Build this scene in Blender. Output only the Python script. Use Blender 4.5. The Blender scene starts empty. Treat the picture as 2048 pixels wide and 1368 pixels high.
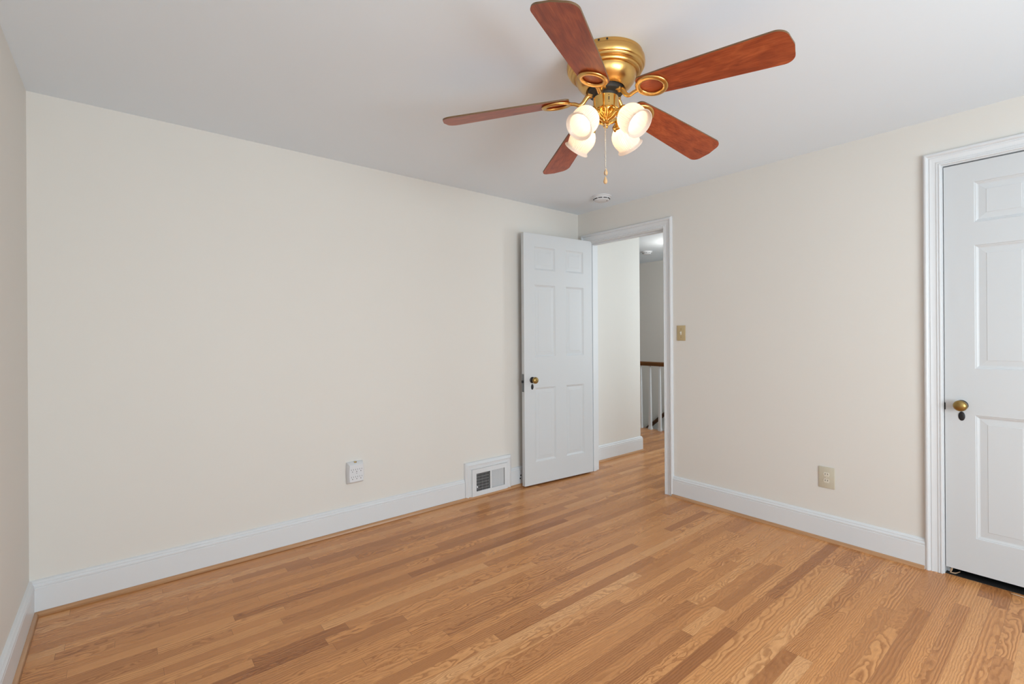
import bpy, bmesh, math, random
from mathutils import Vector, Matrix

C = bpy.context.scene
COL = C.collection
R = math.radians
PI = math.pi

# ------------------------------------------------------------------ camera
YAW, ROLL, FPX = 0.68665006, -0.00661261, 952.741826
CAM = Vector((-3.39946451, -3.13556770, 1.29116519))
fw = Vector((math.sin(YAW), math.cos(YAW), 0.0))
r0 = Vector((math.cos(YAW), -math.sin(YAW), 0.0))
u0 = Vector((0, 0, 1))
rt = r0 * math.cos(ROLL) + u0 * math.sin(ROLL)
up = u0 * math.cos(ROLL) - r0 * math.sin(ROLL)
cd = bpy.data.cameras.new('camera')
cam = bpy.data.objects.new('camera', cd)
COL.objects.link(cam)
cam.matrix_world = Matrix(((rt.x, up.x, -fw.x, CAM.x), (rt.y, up.y, -fw.y, CAM.y), (rt.z, up.z, -fw.z, CAM.z), (0, 0, 0, 1)))
cd.sensor_width = 36.0
cd.lens = FPX / 2048 * 36.0
cd.shift_y = -(684 - 669.910847) / 2048
cd.clip_start = 0.02
C.camera = cam

# ------------------------------------------------------------------ world, lights, exposure
w = bpy.data.worlds.new('world')
C.world = w
w.use_nodes = True
w.node_tree.nodes['Background'].inputs[0].default_value = (0.80, 0.90, 1.0, 1)
w.node_tree.nodes['Background'].inputs[1].default_value = 1.0
C.view_settings.view_transform = 'Standard'
C.view_settings.look = 'None'
C.view_settings.gamma = 1.0
C.view_settings.use_curve_mapping = False
C.view_settings.exposure = 0.09
C.cycles.use_denoising = True
C.cycles.max_bounces = 14
C.cycles.diffuse_bounces = 9
C.cycles.sample_clamp_indirect = 8.0


def area(name, loc, direction, sx, sy, power, color):
    d = bpy.data.lights.new(name, 'AREA')
    d.shape = 'RECTANGLE'
    d.size, d.size_y = sx, sy
    d.energy = power
    d.color = color
    o = bpy.data.objects.new(name, d)
    COL.objects.link(o)
    o.location = loc
    o.rotation_euler = Vector(direction).to_track_quat('-Z', 'Z').to_euler()
    return o


DAY = (0.87, 0.965, 1.0)
area('daylight_rear_window', (-2.20, -5.15, 1.25), (0, 1, 0.13), 2.2, 1.40, 116, DAY)
area('daylight_left_window', (-3.90, -3.90, 1.25), (1, 0, 0.06), 1.1, 1.40, 9, DAY)
area('hall_fill_light', (1.5, -1.85, 1.5), (0.35, 1, 0), 0.9, 1.6, 34, DAY)  # added fill panel, no window stands here; brightens the hall walls
pl = bpy.data.lights.new('hall_ceiling_lamp', 'POINT')
pl.energy, pl.color, pl.shadow_soft_size = 9.5, (1.0, 0.93, 0.84), 0.09
plo = bpy.data.objects.new('hall_ceiling_lamp', pl)
COL.objects.link(plo)
plo.location = (1.95, 0.05, 2.28)

# ------------------------------------------------------------------ node helpers


class NT:
    def __init__(self, name):
        self.m = bpy.data.materials.new(name)
        self.m.use_nodes = True
        self.t = self.m.node_tree
        self.b = self.t.nodes['Principled BSDF']

    def n(self, typ, **kw):
        x = self.t.nodes.new(typ)
        for k, v in kw.items():
            setattr(x, k, v)
        return x

    def link(self, a, b):
        self.t.links.new(a, b)

    def put(self, sock, v):
        if hasattr(v, 'is_output'):
            self.link(v, sock)
        else:
            sock.default_value = v

    def math(self, op, a, b=0.0, c=0.0):
        x = self.n('ShaderNodeMath', operation=op)
        self.put(x.inputs[0], a)
        self.put(x.inputs[1], b)
        self.put(x.inputs[2], c)
        return x.outputs[0]

    def vec(self, x, y, z):
        c = self.n('ShaderNodeCombineXYZ')
        for i, v in enumerate((x, y, z)):
            self.put(c.inputs[i], v)
        return c.outputs[0]

    def noise(self, v, scale, detail=3.0, rough=0.5):
        x = self.n('ShaderNodeTexNoise')
        self.link(v, x.inputs['Vector'])
        x.inputs['Scale'].default_value = scale
        x.inputs['Detail'].default_value = detail
        x.inputs['Roughness'].default_value = rough
        return x.outputs[0]

    def ramp(self, fac, stops, interp='LINEAR'):
        x = self.n('ShaderNodeValToRGB')
        e = x.color_ramp
        e.interpolation = interp
        e.elements[0].position, e.elements[0].color = stops[0][0], (*stops[0][1], 1)
        e.elements[1].position, e.elements[1].color = stops[-1][0], (*stops[-1][1], 1)
        for p, c in stops[1:-1]:
            q = e.elements.new(p)
            q.color = (*c, 1)
        self.link(fac, x.inputs[0])
        return x.outputs[0]

    def mix(self, fac, a, b, blend='MIX'):
        x = self.n('ShaderNodeMix', data_type='RGBA', blend_type=blend)
        self.put(x.inputs[0], fac)
        self.put(x.inputs[6], a if hasattr(a, 'is_output') else (*a, 1))
        self.put(x.inputs[7], b if hasattr(b, 'is_output') else (*b, 1))
        return x.outputs[2]

    def bump(self, h, strength, dist):
        x = self.n('ShaderNodeBump')
        x.inputs['Strength'].default_value = strength
        x.inputs['Distance'].default_value = dist
        self.link(h, x.inputs['Height'])
        self.link(x.outputs[0], self.b.inputs['Normal'])


def flat(name, col, rough=0.5, metal=0.0, spec=0.5, bump=0.0, bscale=300.0, var=0.0):
    k = NT(name)
    b = k.b
    b.inputs['Base Color'].default_value = (*col, 1)
    b.inputs['Roughness'].default_value = rough
    b.inputs['Metallic'].default_value = metal
    b.inputs['Specular IOR Level'].default_value = spec
    tc = k.n('ShaderNodeTexCoord').outputs['Object']
    if var:
        f = k.noise(tc, 3.0, 4.0)
        k.link(k.mix(f, tuple(c * (1 - var) for c in col), tuple(min(1, c * (1 + var)) for c in col)), b.inputs['Base Color'])
    if bump:
        k.bump(k.noise(tc, bscale, 3.0), bump, 0.002)
    return k.m


M_WALL = flat('wall_paint_cream', (0.684, 0.668, 0.634), 0.62, spec=0.3, bump=0.06, bscale=260, var=0.008)
M_CEIL = flat('ceiling_paint', (0.765, 0.848, 0.925), 0.8, spec=0.2, bump=0.05, bscale=220, var=0.006)
M_TRIM = flat('trim_paint_white', (0.665, 0.69, 0.715), 0.36, spec=0.45, bump=0.03, bscale=60)
M_DOOR = flat('door_paint_white', (0.585, 0.612, 0.635), 0.42, spec=0.45, bump=0.03, bscale=70)
M_BRASS = flat('satin_brass', (0.68, 0.41, 0.135), 0.29, metal=1.0, bump=0.02, bscale=120)
M_BRASSP = flat('polished_brass', (0.80, 0.52, 0.17), 0.13, metal=1.0)
M_OLDBRASS = flat('aged_brass', (0.33, 0.22, 0.075), 0.33, metal=0.9, var=0.25)
M_IRON = flat('dark_iron', (0.03, 0.03, 0.033), 0.45, metal=0.7, var=0.3)
M_STEEL = flat('dull_steel', (0.16, 0.17, 0.18), 0.4, metal=0.8, var=0.2)
M_MOTOR = flat('motor_black', (0.022, 0.018, 0.014), 0.6, bump=0.5, bscale=260, var=0.4)
M_IVORY = flat('ivory_plastic', (0.54, 0.50, 0.40), 0.35)
M_IVORYL = flat('ivory_plastic_light', (0.66, 0.62, 0.53), 0.3)
M_TAN = flat('tan_plastic', (0.47, 0.365, 0.20), 0.38)
M_PLAST = flat('white_plastic', (0.66, 0.68, 0.71), 0.35)
M_BLACK = flat('dark_slot', (0.008, 0.008, 0.008), 0.7)
M_GREYSLOT = flat('grey_slot', (0.16, 0.16, 0.16), 0.7)
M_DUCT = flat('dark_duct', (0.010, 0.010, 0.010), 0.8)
M_DARKWOOD = flat('dark_stained_rail', (0.085, 0.034, 0.012), 0.35, var=0.3)
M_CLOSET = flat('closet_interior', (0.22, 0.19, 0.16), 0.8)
M_CHAIN = flat('chain_metal', (0.62, 0.60, 0.55), 0.25, metal=0.9)
M_SOOT = flat('splinter_wood', (0.55, 0.38, 0.25), 0.7, var=0.2)


def wood_rail(name, a, b, scale=(3, 60, 60), rough=0.35):
    k = NT(name)
    tc = k.n('ShaderNodeTexCoord').outputs['Object']
    mp = k.n('ShaderNodeMapping')
    mp.inputs['Scale'].default_value = scale
    k.link(tc, mp.inputs[0])
    f = k.noise(mp.outputs[0], 1.0, 5.0, 0.6)
    k.link(k.ramp(f, [(0.3, a), (0.7, b)]), k.b.inputs['Base Color'])
    k.b.inputs['Roughness'].default_value = rough
    return k.m


M_SHOE_X = wood_rail('oak_shoe_molding', (0.36, 0.185, 0.085), (0.52, 0.29, 0.145), (2.5, 90, 90))
M_SHOE_Y = wood_rail('oak_shoe_molding_side', (0.36, 0.185, 0.085), (0.52, 0.29, 0.145), (90, 2.5, 90))
M_RAIL = wood_rail('stained_handrail', (0.085, 0.030, 0.005), (0.15, 0.055, 0.009), (40, 2, 40), 0.3)


def blade_mat():
    k = NT('cherry_blade_veneer')
    tc = k.n('ShaderNodeTexCoord').outputs['Object']
    mp = k.n('ShaderNodeMapping')
    mp.inputs['Scale'].default_value = (5.0, 16.0, 16.0)
    k.link(tc, mp.inputs[0])
    oi = k.n('ShaderNodeObjectInfo').outputs['Random']
    ad = k.n('ShaderNodeVectorMath', operation='ADD')
    k.link(mp.outputs[0], ad.inputs[0])
    k.link(k.vec(k.math('MULTIPLY', oi, 37.0), k.math('MULTIPLY', oi, 11.0), 0.0), ad.inputs[1])
    n1 = k.n('ShaderNodeTexNoise')
    k.link(ad.outputs[0], n1.inputs['Vector'])
    n1.inputs['Scale'].default_value = 1.3
    n1.inputs['Detail'].default_value = 6.0
    n1.inputs['Distortion'].default_value = 1.6
    c = k.ramp(n1.outputs[0], [(0.28, (0.185, 0.030, 0.011)), (0.5, (0.34, 0.064, 0.020)), (0.72, (0.50, 0.120, 0.038))])
    mp2 = k.n('ShaderNodeMapping')
    mp2.inputs['Scale'].default_value = (9.0, 220.0, 220.0)
    k.link(tc, mp2.inputs[0])
    n2 = k.noise(mp2.outputs[0], 1.0, 3.0)
    c2 = k.mix(0.35, c, k.ramp(n2, [(0.3, (0.16, 0.029, 0.011)), (0.7, (0.47, 0.112, 0.038))]))
    k.link(c2, k.b.inputs['Base Color'])
    k.b.inputs['Roughness'].default_value = 0.34
    k.b.inputs['Specular IOR Level'].default_value = 0.38
    return k.m


M_BLADE = blade_mat()
M_BLADE_EDGE = flat('blade_edge', (0.14, 0.075, 0.03), 0.4)


def shade_mat():
    k = NT('ribbed_frosted_glass')
    k.t.nodes.remove(k.b)
    out = [n for n in k.t.nodes if n.type == 'OUTPUT_MATERIAL'][0]
    tr = k.n('ShaderNodeBsdfTranslucent')
    tr.inputs[0].default_value = (1.0, 0.95, 0.90, 1)
    df = k.n('ShaderNodeBsdfDiffuse')
    df.inputs[0].default_value = (0.85, 0.80, 0.75, 1)
    gl = k.n('ShaderNodeBsdfGlossy')
    gl.inputs['Roughness'].default_value = 0.25
    a = k.n('ShaderNodeMixShader')
    a.inputs[0].default_value = 0.35
    k.link(tr.outputs[0], a.inputs[1])
    k.link(df.outputs[0], a.inputs[2])
    b = k.n('ShaderNodeMixShader')
    b.inputs[0].default_value = 0.05
    k.link(a.outputs[0], b.inputs[1])
    k.link(gl.outputs[0], b.inputs[2])
    k.link(b.outputs[0], out.inputs[0])
    return k.m


M_SHADE = shade_mat()


def emit(name, col, s):
    k = NT(name)
    k.b.inputs['Base Color'].default_value = (0.9, 0.9, 0.9, 1)
    k.b.inputs['Emission Color'].default_value = (*col, 1)
    k.b.inputs['Emission Strength'].default_value = s
    return k.m


M_BULB = emit('lit_bulb', (1.0, 0.77, 0.53), 9.0)


def glass_mat():
    k = NT('window_glass')
    k.b.inputs['Base Color'].default_value = (1, 1, 1, 1)
    k.b.inputs['Roughness'].default_value = 0.0
    k.b.inputs['Transmission Weight'].default_value = 1.0
    k.b.inputs['IOR'].default_value = 1.05
    return k.m


def floor_mat():
    k = NT('red_oak_strip_floor')
    uv = k.n('ShaderNodeUVMap', uv_map='plank').outputs[0]
    s1 = k.n('ShaderNodeSeparateXYZ')
    k.link(uv, s1.inputs[0])
    xl, v = s1.outputs[0], s1.outputs[1]              # metres along the strip from its start, metres across from its centre
    idv = k.n('ShaderNodeUVMap', uv_map='ids').outputs[0]
    s2 = k.n('ShaderNodeSeparateXYZ')
    k.link(idv, s2.inputs[0])
    r1, r2 = s2.outputs[0], s2.outputs[1]
    lnv = k.n('ShaderNodeUVMap', uv_map='len').outputs[0]
    s3 = k.n('ShaderNodeSeparateXYZ')
    k.link(lnv, s3.inputs[0])
    ln, r3 = s3.outputs[0], s3.outputs[1]
    wn = k.n('ShaderNodeTexWhiteNoise', noise_dimensions='3D')
    k.link(k.vec(r1, r2, r3), wn.inputs['Vector'])
    s4 = k.n('ShaderNodeSeparateXYZ')
    k.link(wn.outputs['Color'], s4.inputs[0])
    q1, q2, q3 = s4.outputs[0], s4.outputs[1], s4.outputs[2]
    ro = k.math('MULTIPLY', r1, 83.0)
    # slow wander of the growth rings
    wa = k.noise(k.vec(k.math('MULTIPLY', xl, 5.5), k.math('MULTIPLY', v, 16.0), ro), 1.0, 2.0)
    wb = k.noise(k.vec(k.math('MULTIPLY', xl, 26.0), k.math('MULTIPLY', v, 55.0), k.math('ADD', ro, 9.0)), 1.0, 3.0, 0.6)
    wac = k.math('SUBTRACT', wa, 0.5)
    wbc = k.math('SUBTRACT', wb, 0.5)
    dist = k.math('ADD', k.math('MULTIPLY', wac, 0.075), k.math('MULTIPLY', wbc, 0.012))
    off = k.math('MULTIPLY', k.math('SUBTRACT', q1, 0.5), 0.13)
    vv = k.math('ADD', k.math('ADD', v, off), k.math('MULTIPLY', wbc, 0.008))
    slope = k.math('MULTIPLY', k.math('SUBTRACT', q2, 0.5), 0.16)
    z0 = k.math('ADD', k.math('MULTIPLY', k.math('SUBTRACT', q3, 0.5), 0.10), dist)
    zz = k.math('ADD', z0, k.math('MULTIPLY', slope, k.math('SUBTRACT', xl, k.math('MULTIPLY', ln, 0.5))))
    rr = k.math('SQRT', k.math('ADD', k.math('MULTIPLY', vv, vv), k.math('MULTIPLY', zz, zz)))
    sp = k.math('ADD', 0.0075, k.math('MULTIPLY', r3, 0.0060))
    ph = k.math('FRACT', k.math('DIVIDE', rr, sp))
    ring = k.ramp(ph, [(0.0, (1, 1, 1)), (0.20, (0.85, 0.85, 0.85)), (0.46, (0.22, 0.22, 0.22)), (0.72, (0.0, 0.0, 0.0)), (0.92, (0.20, 0.20, 0.20)), (1.0, (1, 1, 1))])
    # open pores, short dark dashes along the strip
    po = k.noise(k.vec(k.math('MULTIPLY', xl, 22.0), k.math('MULTIPLY', v, 900.0), ro), 1.0, 2.0, 0.6)
    pores = k.ramp(po, [(0.50, (0, 0, 0)), (0.70, (1, 1, 1))])
    st = k.noise(k.vec(k.math('MULTIPLY', xl, 2.2), k.math('MULTIPLY', v, 130.0), k.math('ADD', ro, 3.0)), 1.0, 3.0)
    base = k.ramp(r2, [(0.0, (0.420, 0.172, 0.060)), (0.25, (0.540, 0.240, 0.087)), (0.6, (0.690, 0.325, 0.120)), (0.85, (0.760, 0.385, 0.155)), (1.0, (0.790, 0.425, 0.188))])
    dark = k.mix(1.0, base, (0.46, 0.35, 0.26), 'MULTIPLY')
    gs = k.math('ADD', 0.50, k.math('MULTIPLY', q3, 0.50))
    c = k.mix(k.math('MULTIPLY', ring, gs), base, dark)
    c = k.mix(k.math('MULTIPLY', pores, 0.22), c, dark)
    c = k.mix(k.math('MULTIPLY', k.math('SUBTRACT', st, 0.5), 0.55), c, k.mix(1.0, c, (0.62, 0.55, 0.47), 'MULTIPLY'))
    blot = k.noise(k.vec(k.math('MULTIPLY', xl, 3.0), k.math('MULTIPLY', v, 20.0), k.math('ADD', ro, 21.0)), 1.0, 2.0)
    c = k.mix(k.math('MULTIPLY', k.math('SUBTRACT', blot, 0.35), 0.45), c, k.mix(1.0, c, (0.78, 0.72, 0.66), 'MULTIPLY'))
    # joints
    av = k.math('ABSOLUTE', v)
    j1 = k.math('GREATER_THAN', av, PW / 2 - 0.0007)
    j2 = k.math('LESS_THAN', xl, 0.0011)
    seam = k.math('MAXIMUM', k.math('MULTIPLY', j1, k.math('ADD', 0.05, k.math('MULTIPLY', q1, 0.40))), k.math('MULTIPLY', j2, 0.7))
    c = k.mix(seam, c, (0.085, 0.036, 0.015))
    k.link(c, k.b.inputs['Base Color'])
    k.b.inputs['Specular IOR Level'].default_value = 0.34
    rg = k.math('ADD', 0.235, k.math('MULTIPLY', ring, 0.07))
    rg2 = k.math('ADD', rg, k.math('MULTIPLY', q2, 0.06))
    k.link(rg2, k.b.inputs['Roughness'])
    hgt = k.math('SUBTRACT', k.math('MULTIPLY', ring, -0.3), k.math('MULTIPLY', seam, 2.0))
    k.bump(hgt, 0.12, 0.0006)
    return k.m


PW = 0.0555

# ------------------------------------------------------------------ mesh helpers


def obj(name, bm, mats, parent=None, smooth=True, angle=35):
    bmesh.ops.recalc_face_normals(bm, faces=bm.faces)
    me = bpy.data.meshes.new(name)
    if smooth:
        for f in bm.faces:
            f.smooth = True
        lim = R(angle)
        for e in bm.edges:
            if len(e.link_faces) == 2:
                if e.calc_face_angle(0) > lim:
                    e.smooth = False
    bm.to_mesh(me)
    bm.free()
    for m in (mats if isinstance(mats, (list, tuple)) else [mats]):
        me.materials.append(m)
    o = bpy.data.objects.new(name, me)
    COL.objects.link(o)
    if parent is not None:
        o.parent = parent
    return o


def tag(o, label, cat, group=None, kind=None):
    o['label'] = label
    o['category'] = cat
    if group:
        o['group'] = group
    if kind:
        o['kind'] = kind
    return o


def struct(o, label, cat):
    return tag(o, label, cat, kind='structure')


def thing(name, label, cat, loc=(0, 0, 0), group=None, kind=None):
    o = bpy.data.objects.new(name, None)
    o.empty_display_size = 0.1
    COL.objects.link(o)
    o.location = loc
    return tag(o, label, cat, group, kind)


def box(bm, x0, x1, y0, y1, z0, z1, mat=0, bev=0.0, seg=2):
    vs = [bm.verts.new((x, y, z)) for x in (x0, x1) for y in (y0, y1) for z in (z0, z1)]
    idx = [(0, 1, 3, 2), (4, 6, 7, 5), (0, 4, 5, 1), (2, 3, 7, 6), (0, 2, 6, 4), (1, 5, 7, 3)]
    fs = [bm.faces.new([vs[i] for i in t]) for t in idx]
    for f in fs:
        f.material_index = mat
    if bev:
        es = {e for f in fs for e in f.edges}
        rs = bmesh.ops.bevel(bm, geom=list(es), offset=bev, segments=seg, affect='EDGES', profile=0.5)
        for f in rs['faces']:
            f.material_index = mat
    return vs


def lathe(bm, prof, n=48, M=None, ripple=None, mat=0, closed=False):
    """prof: list of (radius, height); revolve about local Z, then transform with M."""
    rings = []
    for i, (rad, z) in enumerate(prof):
        if rad < 1e-6:
            rings.append([bm.verts.new((0, 0, z))])
        else:
            ring = []
            for k in range(n):
                a = 2 * PI * k / n
                q = rad + (ripple(i, a) if ripple else 0)
                ring.append(bm.verts.new((q * math.cos(a), q * math.sin(a), z)))
            rings.append(ring)
    pairs = list(zip(rings, rings[1:]))
    if closed:
        pairs.append((rings[-1], rings[0]))
    for a, b in pairs:
        for k in range(n):
            k2 = (k + 1) % n
            if len(a) == 1 and len(b) == 1:
                continue
            if len(a) == 1:
                f = bm.faces.new((a[0], b[k], b[k2]))
            elif len(b) == 1:
                f = bm.faces.new((a[k], b[0], a[k2]))
            else:
                f = bm.faces.new((a[k], b[k], b[k2], a[k2]))
            f.material_index = mat
    vs = [v for rg in rings for v in rg]
    if M is not None:
        bmesh.ops.transform(bm, matrix=M, verts=vs)
    return vs


def tube(bm, pts, rads, n=12, caps=True, mat=0, squash=1.0):
    pts = [Vector(p) for p in pts]
    if not isinstance(rads, (list, tuple)):
        rads = [rads] * len(pts)
    rings = []
    ref = None
    for i, p in enumerate(pts):
        t = (pts[min(i + 1, len(pts) - 1)] - pts[max(i - 1, 0)]).normalized()
        if ref is None:
            ref = Vector((0, 0, 1)) if abs(t.z) < 0.9 else Vector((1, 0, 0))
        a = (ref - t * ref.dot(t)).normalized()
        b = t.cross(a)
        ref = a
        rings.append([bm.verts.new(p + (a * math.cos(2 * PI * k / n) * squash + b * math.sin(2 * PI * k / n)) * rads[i]) for k in range(n)])
    for a, b in zip(rings, rings[1:]):
        for k in range(n):
            f = bm.faces.new((a[k], a[(k + 1) % n], b[(k + 1) % n], b[k]))
            f.material_index = mat
    if caps:
        bm.faces.new(list(reversed(rings[0]))).material_index = mat
        bm.faces.new(rings[-1]).material_index = mat


def spline(pts, n=8):
    pts = [Vector(p) for p in pts]
    P = [pts[0] * 2 - pts[1]] + pts + [pts[-1] * 2 - pts[-2]]
    out = []
    for i in range(1, len(P) - 2):
        a, b, c, d = P[i - 1:i + 3]
        for k in range(n):
            t = k / n
            out.append(0.5 * ((2 * b) + (c - a) * t + (2 * a - 5 * b + 4 * c - d) * t * t + (3 * b - a - 3 * c + d) * t ** 3))
    out.append(pts[-1])
    return out


def sweep(bm, path, prof, put, mat=0):
    """path: 2D polyline in the wall plane; prof: closed polygon (u across, v off the wall); put(a, b, v) -> 3D. Mitred corners."""
    path = [Vector(p) for p in path]
    n = len(path)
    mit = []
    for i in range(n):
        d1 = (path[i] - path[i - 1]).normalized() if i > 0 else None
        d2 = (path[i + 1] - path[i]).normalized() if i < n - 1 else None
        n1 = Vector((-d1.y, d1.x)) if d1 else None
        n2 = Vector((-d2.y, d2.x)) if d2 else None
        if n1 is None:
            mit.append(n2)
        elif n2 is None:
            mit.append(n1)
        else:
            m = (n1 + n2).normalized()
            mit.append(m / max(0.2, m.dot(n1)))
    rings = []
    for i in range(n):
        rings.append([bm.verts.new(put(*(path[i] + mit[i] * u), v)) for u, v in prof])
    k = len(prof)
    for a, b in zip(rings, rings[1:]):
        for j in range(k):
            f = bm.faces.new((a[j], a[(j + 1) % k], b[(j + 1) % k], b[j]))
            f.material_index = mat
    bm.faces.new(rings[0]).material_index = mat
    bm.faces.new(list(reversed(rings[-1]))).material_index = mat


H = 2.44
XL = -3.737      # left wall face
YB = -5.00       # rear wall face
WT = 0.12        # wall thickness
DY0, DY1, DZ = -0.135, -0.930, 2.143     # doorway in the right wall
CY0, CY1, CZ = -2.628, -3.415, 2.176     # closet opening in the right wall

# ------------------------------------------------------------------ room shell


def grid_wall(bm, axis, p0, p1, a0, a1, z0, z1, holes):
    """A wall slab from p0 to p1 along its normal axis ('x' or 'y'); holes are (a0, a1, z0, z1) rectangles cut through it."""
    As = sorted({a0, a1, *[h[0] for h in holes], *[h[1] for h in holes]})
    Zs = sorted({z0, z1, *[h[2] for h in holes], *[h[3] for h in holes]})
    solid = {}
    for i in range(len(As) - 1):
        for j in range(len(Zs) - 1):
            ca, cz = (As[i] + As[i + 1]) / 2, (Zs[j] + Zs[j + 1]) / 2
            solid[i, j] = not any(h[0] < ca < h[1] and h[2] < cz < h[3] for h in holes)
    V = {}

    def vert(p, a, z):
        key = (round(p, 5), round(a, 5), round(z, 5))
        if key not in V:
            V[key] = bm.verts.new((p, a, z) if axis == 'x' else (a, p, z))
        return V[key]
    for (i, j), s in solid.items():
        if not s:
            continue
        A0, A1, B0, B1 = As[i], As[i + 1], Zs[j], Zs[j + 1]
        for p in (p0, p1):
            bm.faces.new([vert(p, A0, B0), vert(p, A1, B0), vert(p, A1, B1), vert(p, A0, B1)])
        for di, dj, e in ((-1, 0, ((A0, B0), (A0, B1))), (1, 0, ((A1, B0), (A1, B1))), (0, -1, ((A0, B0), (A1, B0))), (0, 1, ((A0, B1), (A1, B1)))):
            if not solid.get((i + di, j + dj), False):
                (a, b), (c, d) = e
                bm.faces.new([vert(p0, a, b), vert(p0, c, d), vert(p1, c, d), vert(p1, a, b)])


bm = bmesh.new()
grid_wall(bm, 'y', 0.0, 0.05, XL - WT, 0.0, -0.06, H + 0.06, [])
struct(obj('wall_far', bm, M_WALL, smooth=False), 'long cream painted wall behind the open door and the vent', 'wall')
bm = bmesh.new()
grid_wall(bm, 'x', 0.0, WT, YB - WT, 0.05, -0.06, H + 0.06, [(DY1 - 0.012, DY0 + 0.012, -0.06, DZ + 0.012), (CY1 - 0.012, CY0 + 0.012, -0.06, CZ + 0.012)])
struct(obj('wall_right', bm, M_WALL, smooth=False), 'cream painted wall with the open doorway, light switch and closet door', 'wall')
bm = bmesh.new()
LW = (-4.45, -3.35, 0.55, 1.95)
grid_wall(bm, 'x', XL - WT, XL, YB - WT, 0.0, -0.06, H + 0.06, [LW])
struct(obj('wall_left', bm, M_WALL, smooth=False), 'narrow sliver of cream wall at the left edge of the room', 'wall')
bm = bmesh.new()
RW = (-3.30, -1.10, 0.55, 1.95)
grid_wall(bm, 'y', YB - WT, YB, XL, 0.0, -0.06, H + 0.06, [RW])
struct(obj('wall_rear', bm, M_WALL, smooth=False), 'cream wall with a wide window, behind the viewer', 'wall')

# ceiling of the bedroom and of the hall
bm = bmesh.new()
box(bm, XL - WT, 0.0, YB - WT, 0.05, H, H + 0.06)
struct(obj('ceiling', bm, M_CEIL, smooth=False), 'flat pale grey-white bedroom ceiling carrying the fan', 'ceiling')
bm = bmesh.new()
box(bm, WT, 3.25, -2.0, 3.4, H, H + 0.06)
struct(obj('ceiling_hall', bm, M_CEIL, smooth=False), 'white hallway ceiling seen through the doorway', 'ceiling')

# hall
HX = 1.045       # outer corner of the hall partition
HFX = 3.135      # far stairwell wall
EX = 2.19        # edge of the stairwell
bm = bmesh.new()
grid_wall(bm, 'y', 0.05, 0.17, 0.0, HX, -0.06, H, [])
grid_wall(bm, 'x', HX - 0.12, HX, 0.17, 3.3, -0.06, H, [])
struct(obj('wall_hall_left', bm, M_WALL, smooth=False), 'short cream hallway wall seen just inside the doorway', 'wall')
bm = bmesh.new()
grid_wall(bm, 'x', HFX, HFX + 0.1, -2.0, 3.4, -2.7, H, [])
struct(obj('wall_hall_far', bm, M_WALL, smooth=False), 'cream stairwell wall behind the white balusters', 'wall')
bm = bmesh.new()
grid_wall(bm, 'y', -2.1, -2.0, WT, HFX + 0.1, -2.7, H, [])
struct(obj('wall_hall_right', bm, M_WALL, smooth=False), 'cream hallway end wall on the closet side', 'wall')
bm = bmesh.new()
grid_wall(bm, 'y', 3.3, 3.4, HX - 0.12, HFX, -2.7, H, [])
struct(obj('wall_hall_end', bm, M_WALL, smooth=False), 'cream end wall of the hallway beyond the stair railing', 'wall')
bm = bmesh.new()
grid_wall(bm, 'x', EX - 0.10, EX - 0.02, -2.0, 3.3, -2.7, -0.06, [])
box(bm, EX - 0.1, HFX, -2.0, 3.3, -2.78, -2.7)
struct(obj('wall_stairwell', bm, M_WALL, smooth=False), 'stairwell lining below the hallway floor', 'wall')
# closet box
bm = bmesh.new()
box(bm, 0.80, 0.84, -3.60, -2.45, 0.0, H)
box(bm, WT, 0.80, -3.64, -3.60, 0.0, H)
box(bm, WT, 0.80, -2.45, -2.41, 0.0, H)
box(bm, WT, 0.84, -3.64, -2.41, H, H + 0.04)
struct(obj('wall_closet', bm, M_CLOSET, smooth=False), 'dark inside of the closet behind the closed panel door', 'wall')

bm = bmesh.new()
box(bm, 0.012, 0.80, CY1 - 0.011, CY0 + 0.011, 0.0, 0.003)  # black sheet over the planks, the door gap's shade put into its colour
struct(obj('floor_gap_shade', bm, M_DUCT, smooth=False), 'black sheet on the closet floor, painted shade for the gap under the closet door', 'floor')

# windows behind the camera
M_GLASS = glass_mat()


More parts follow.
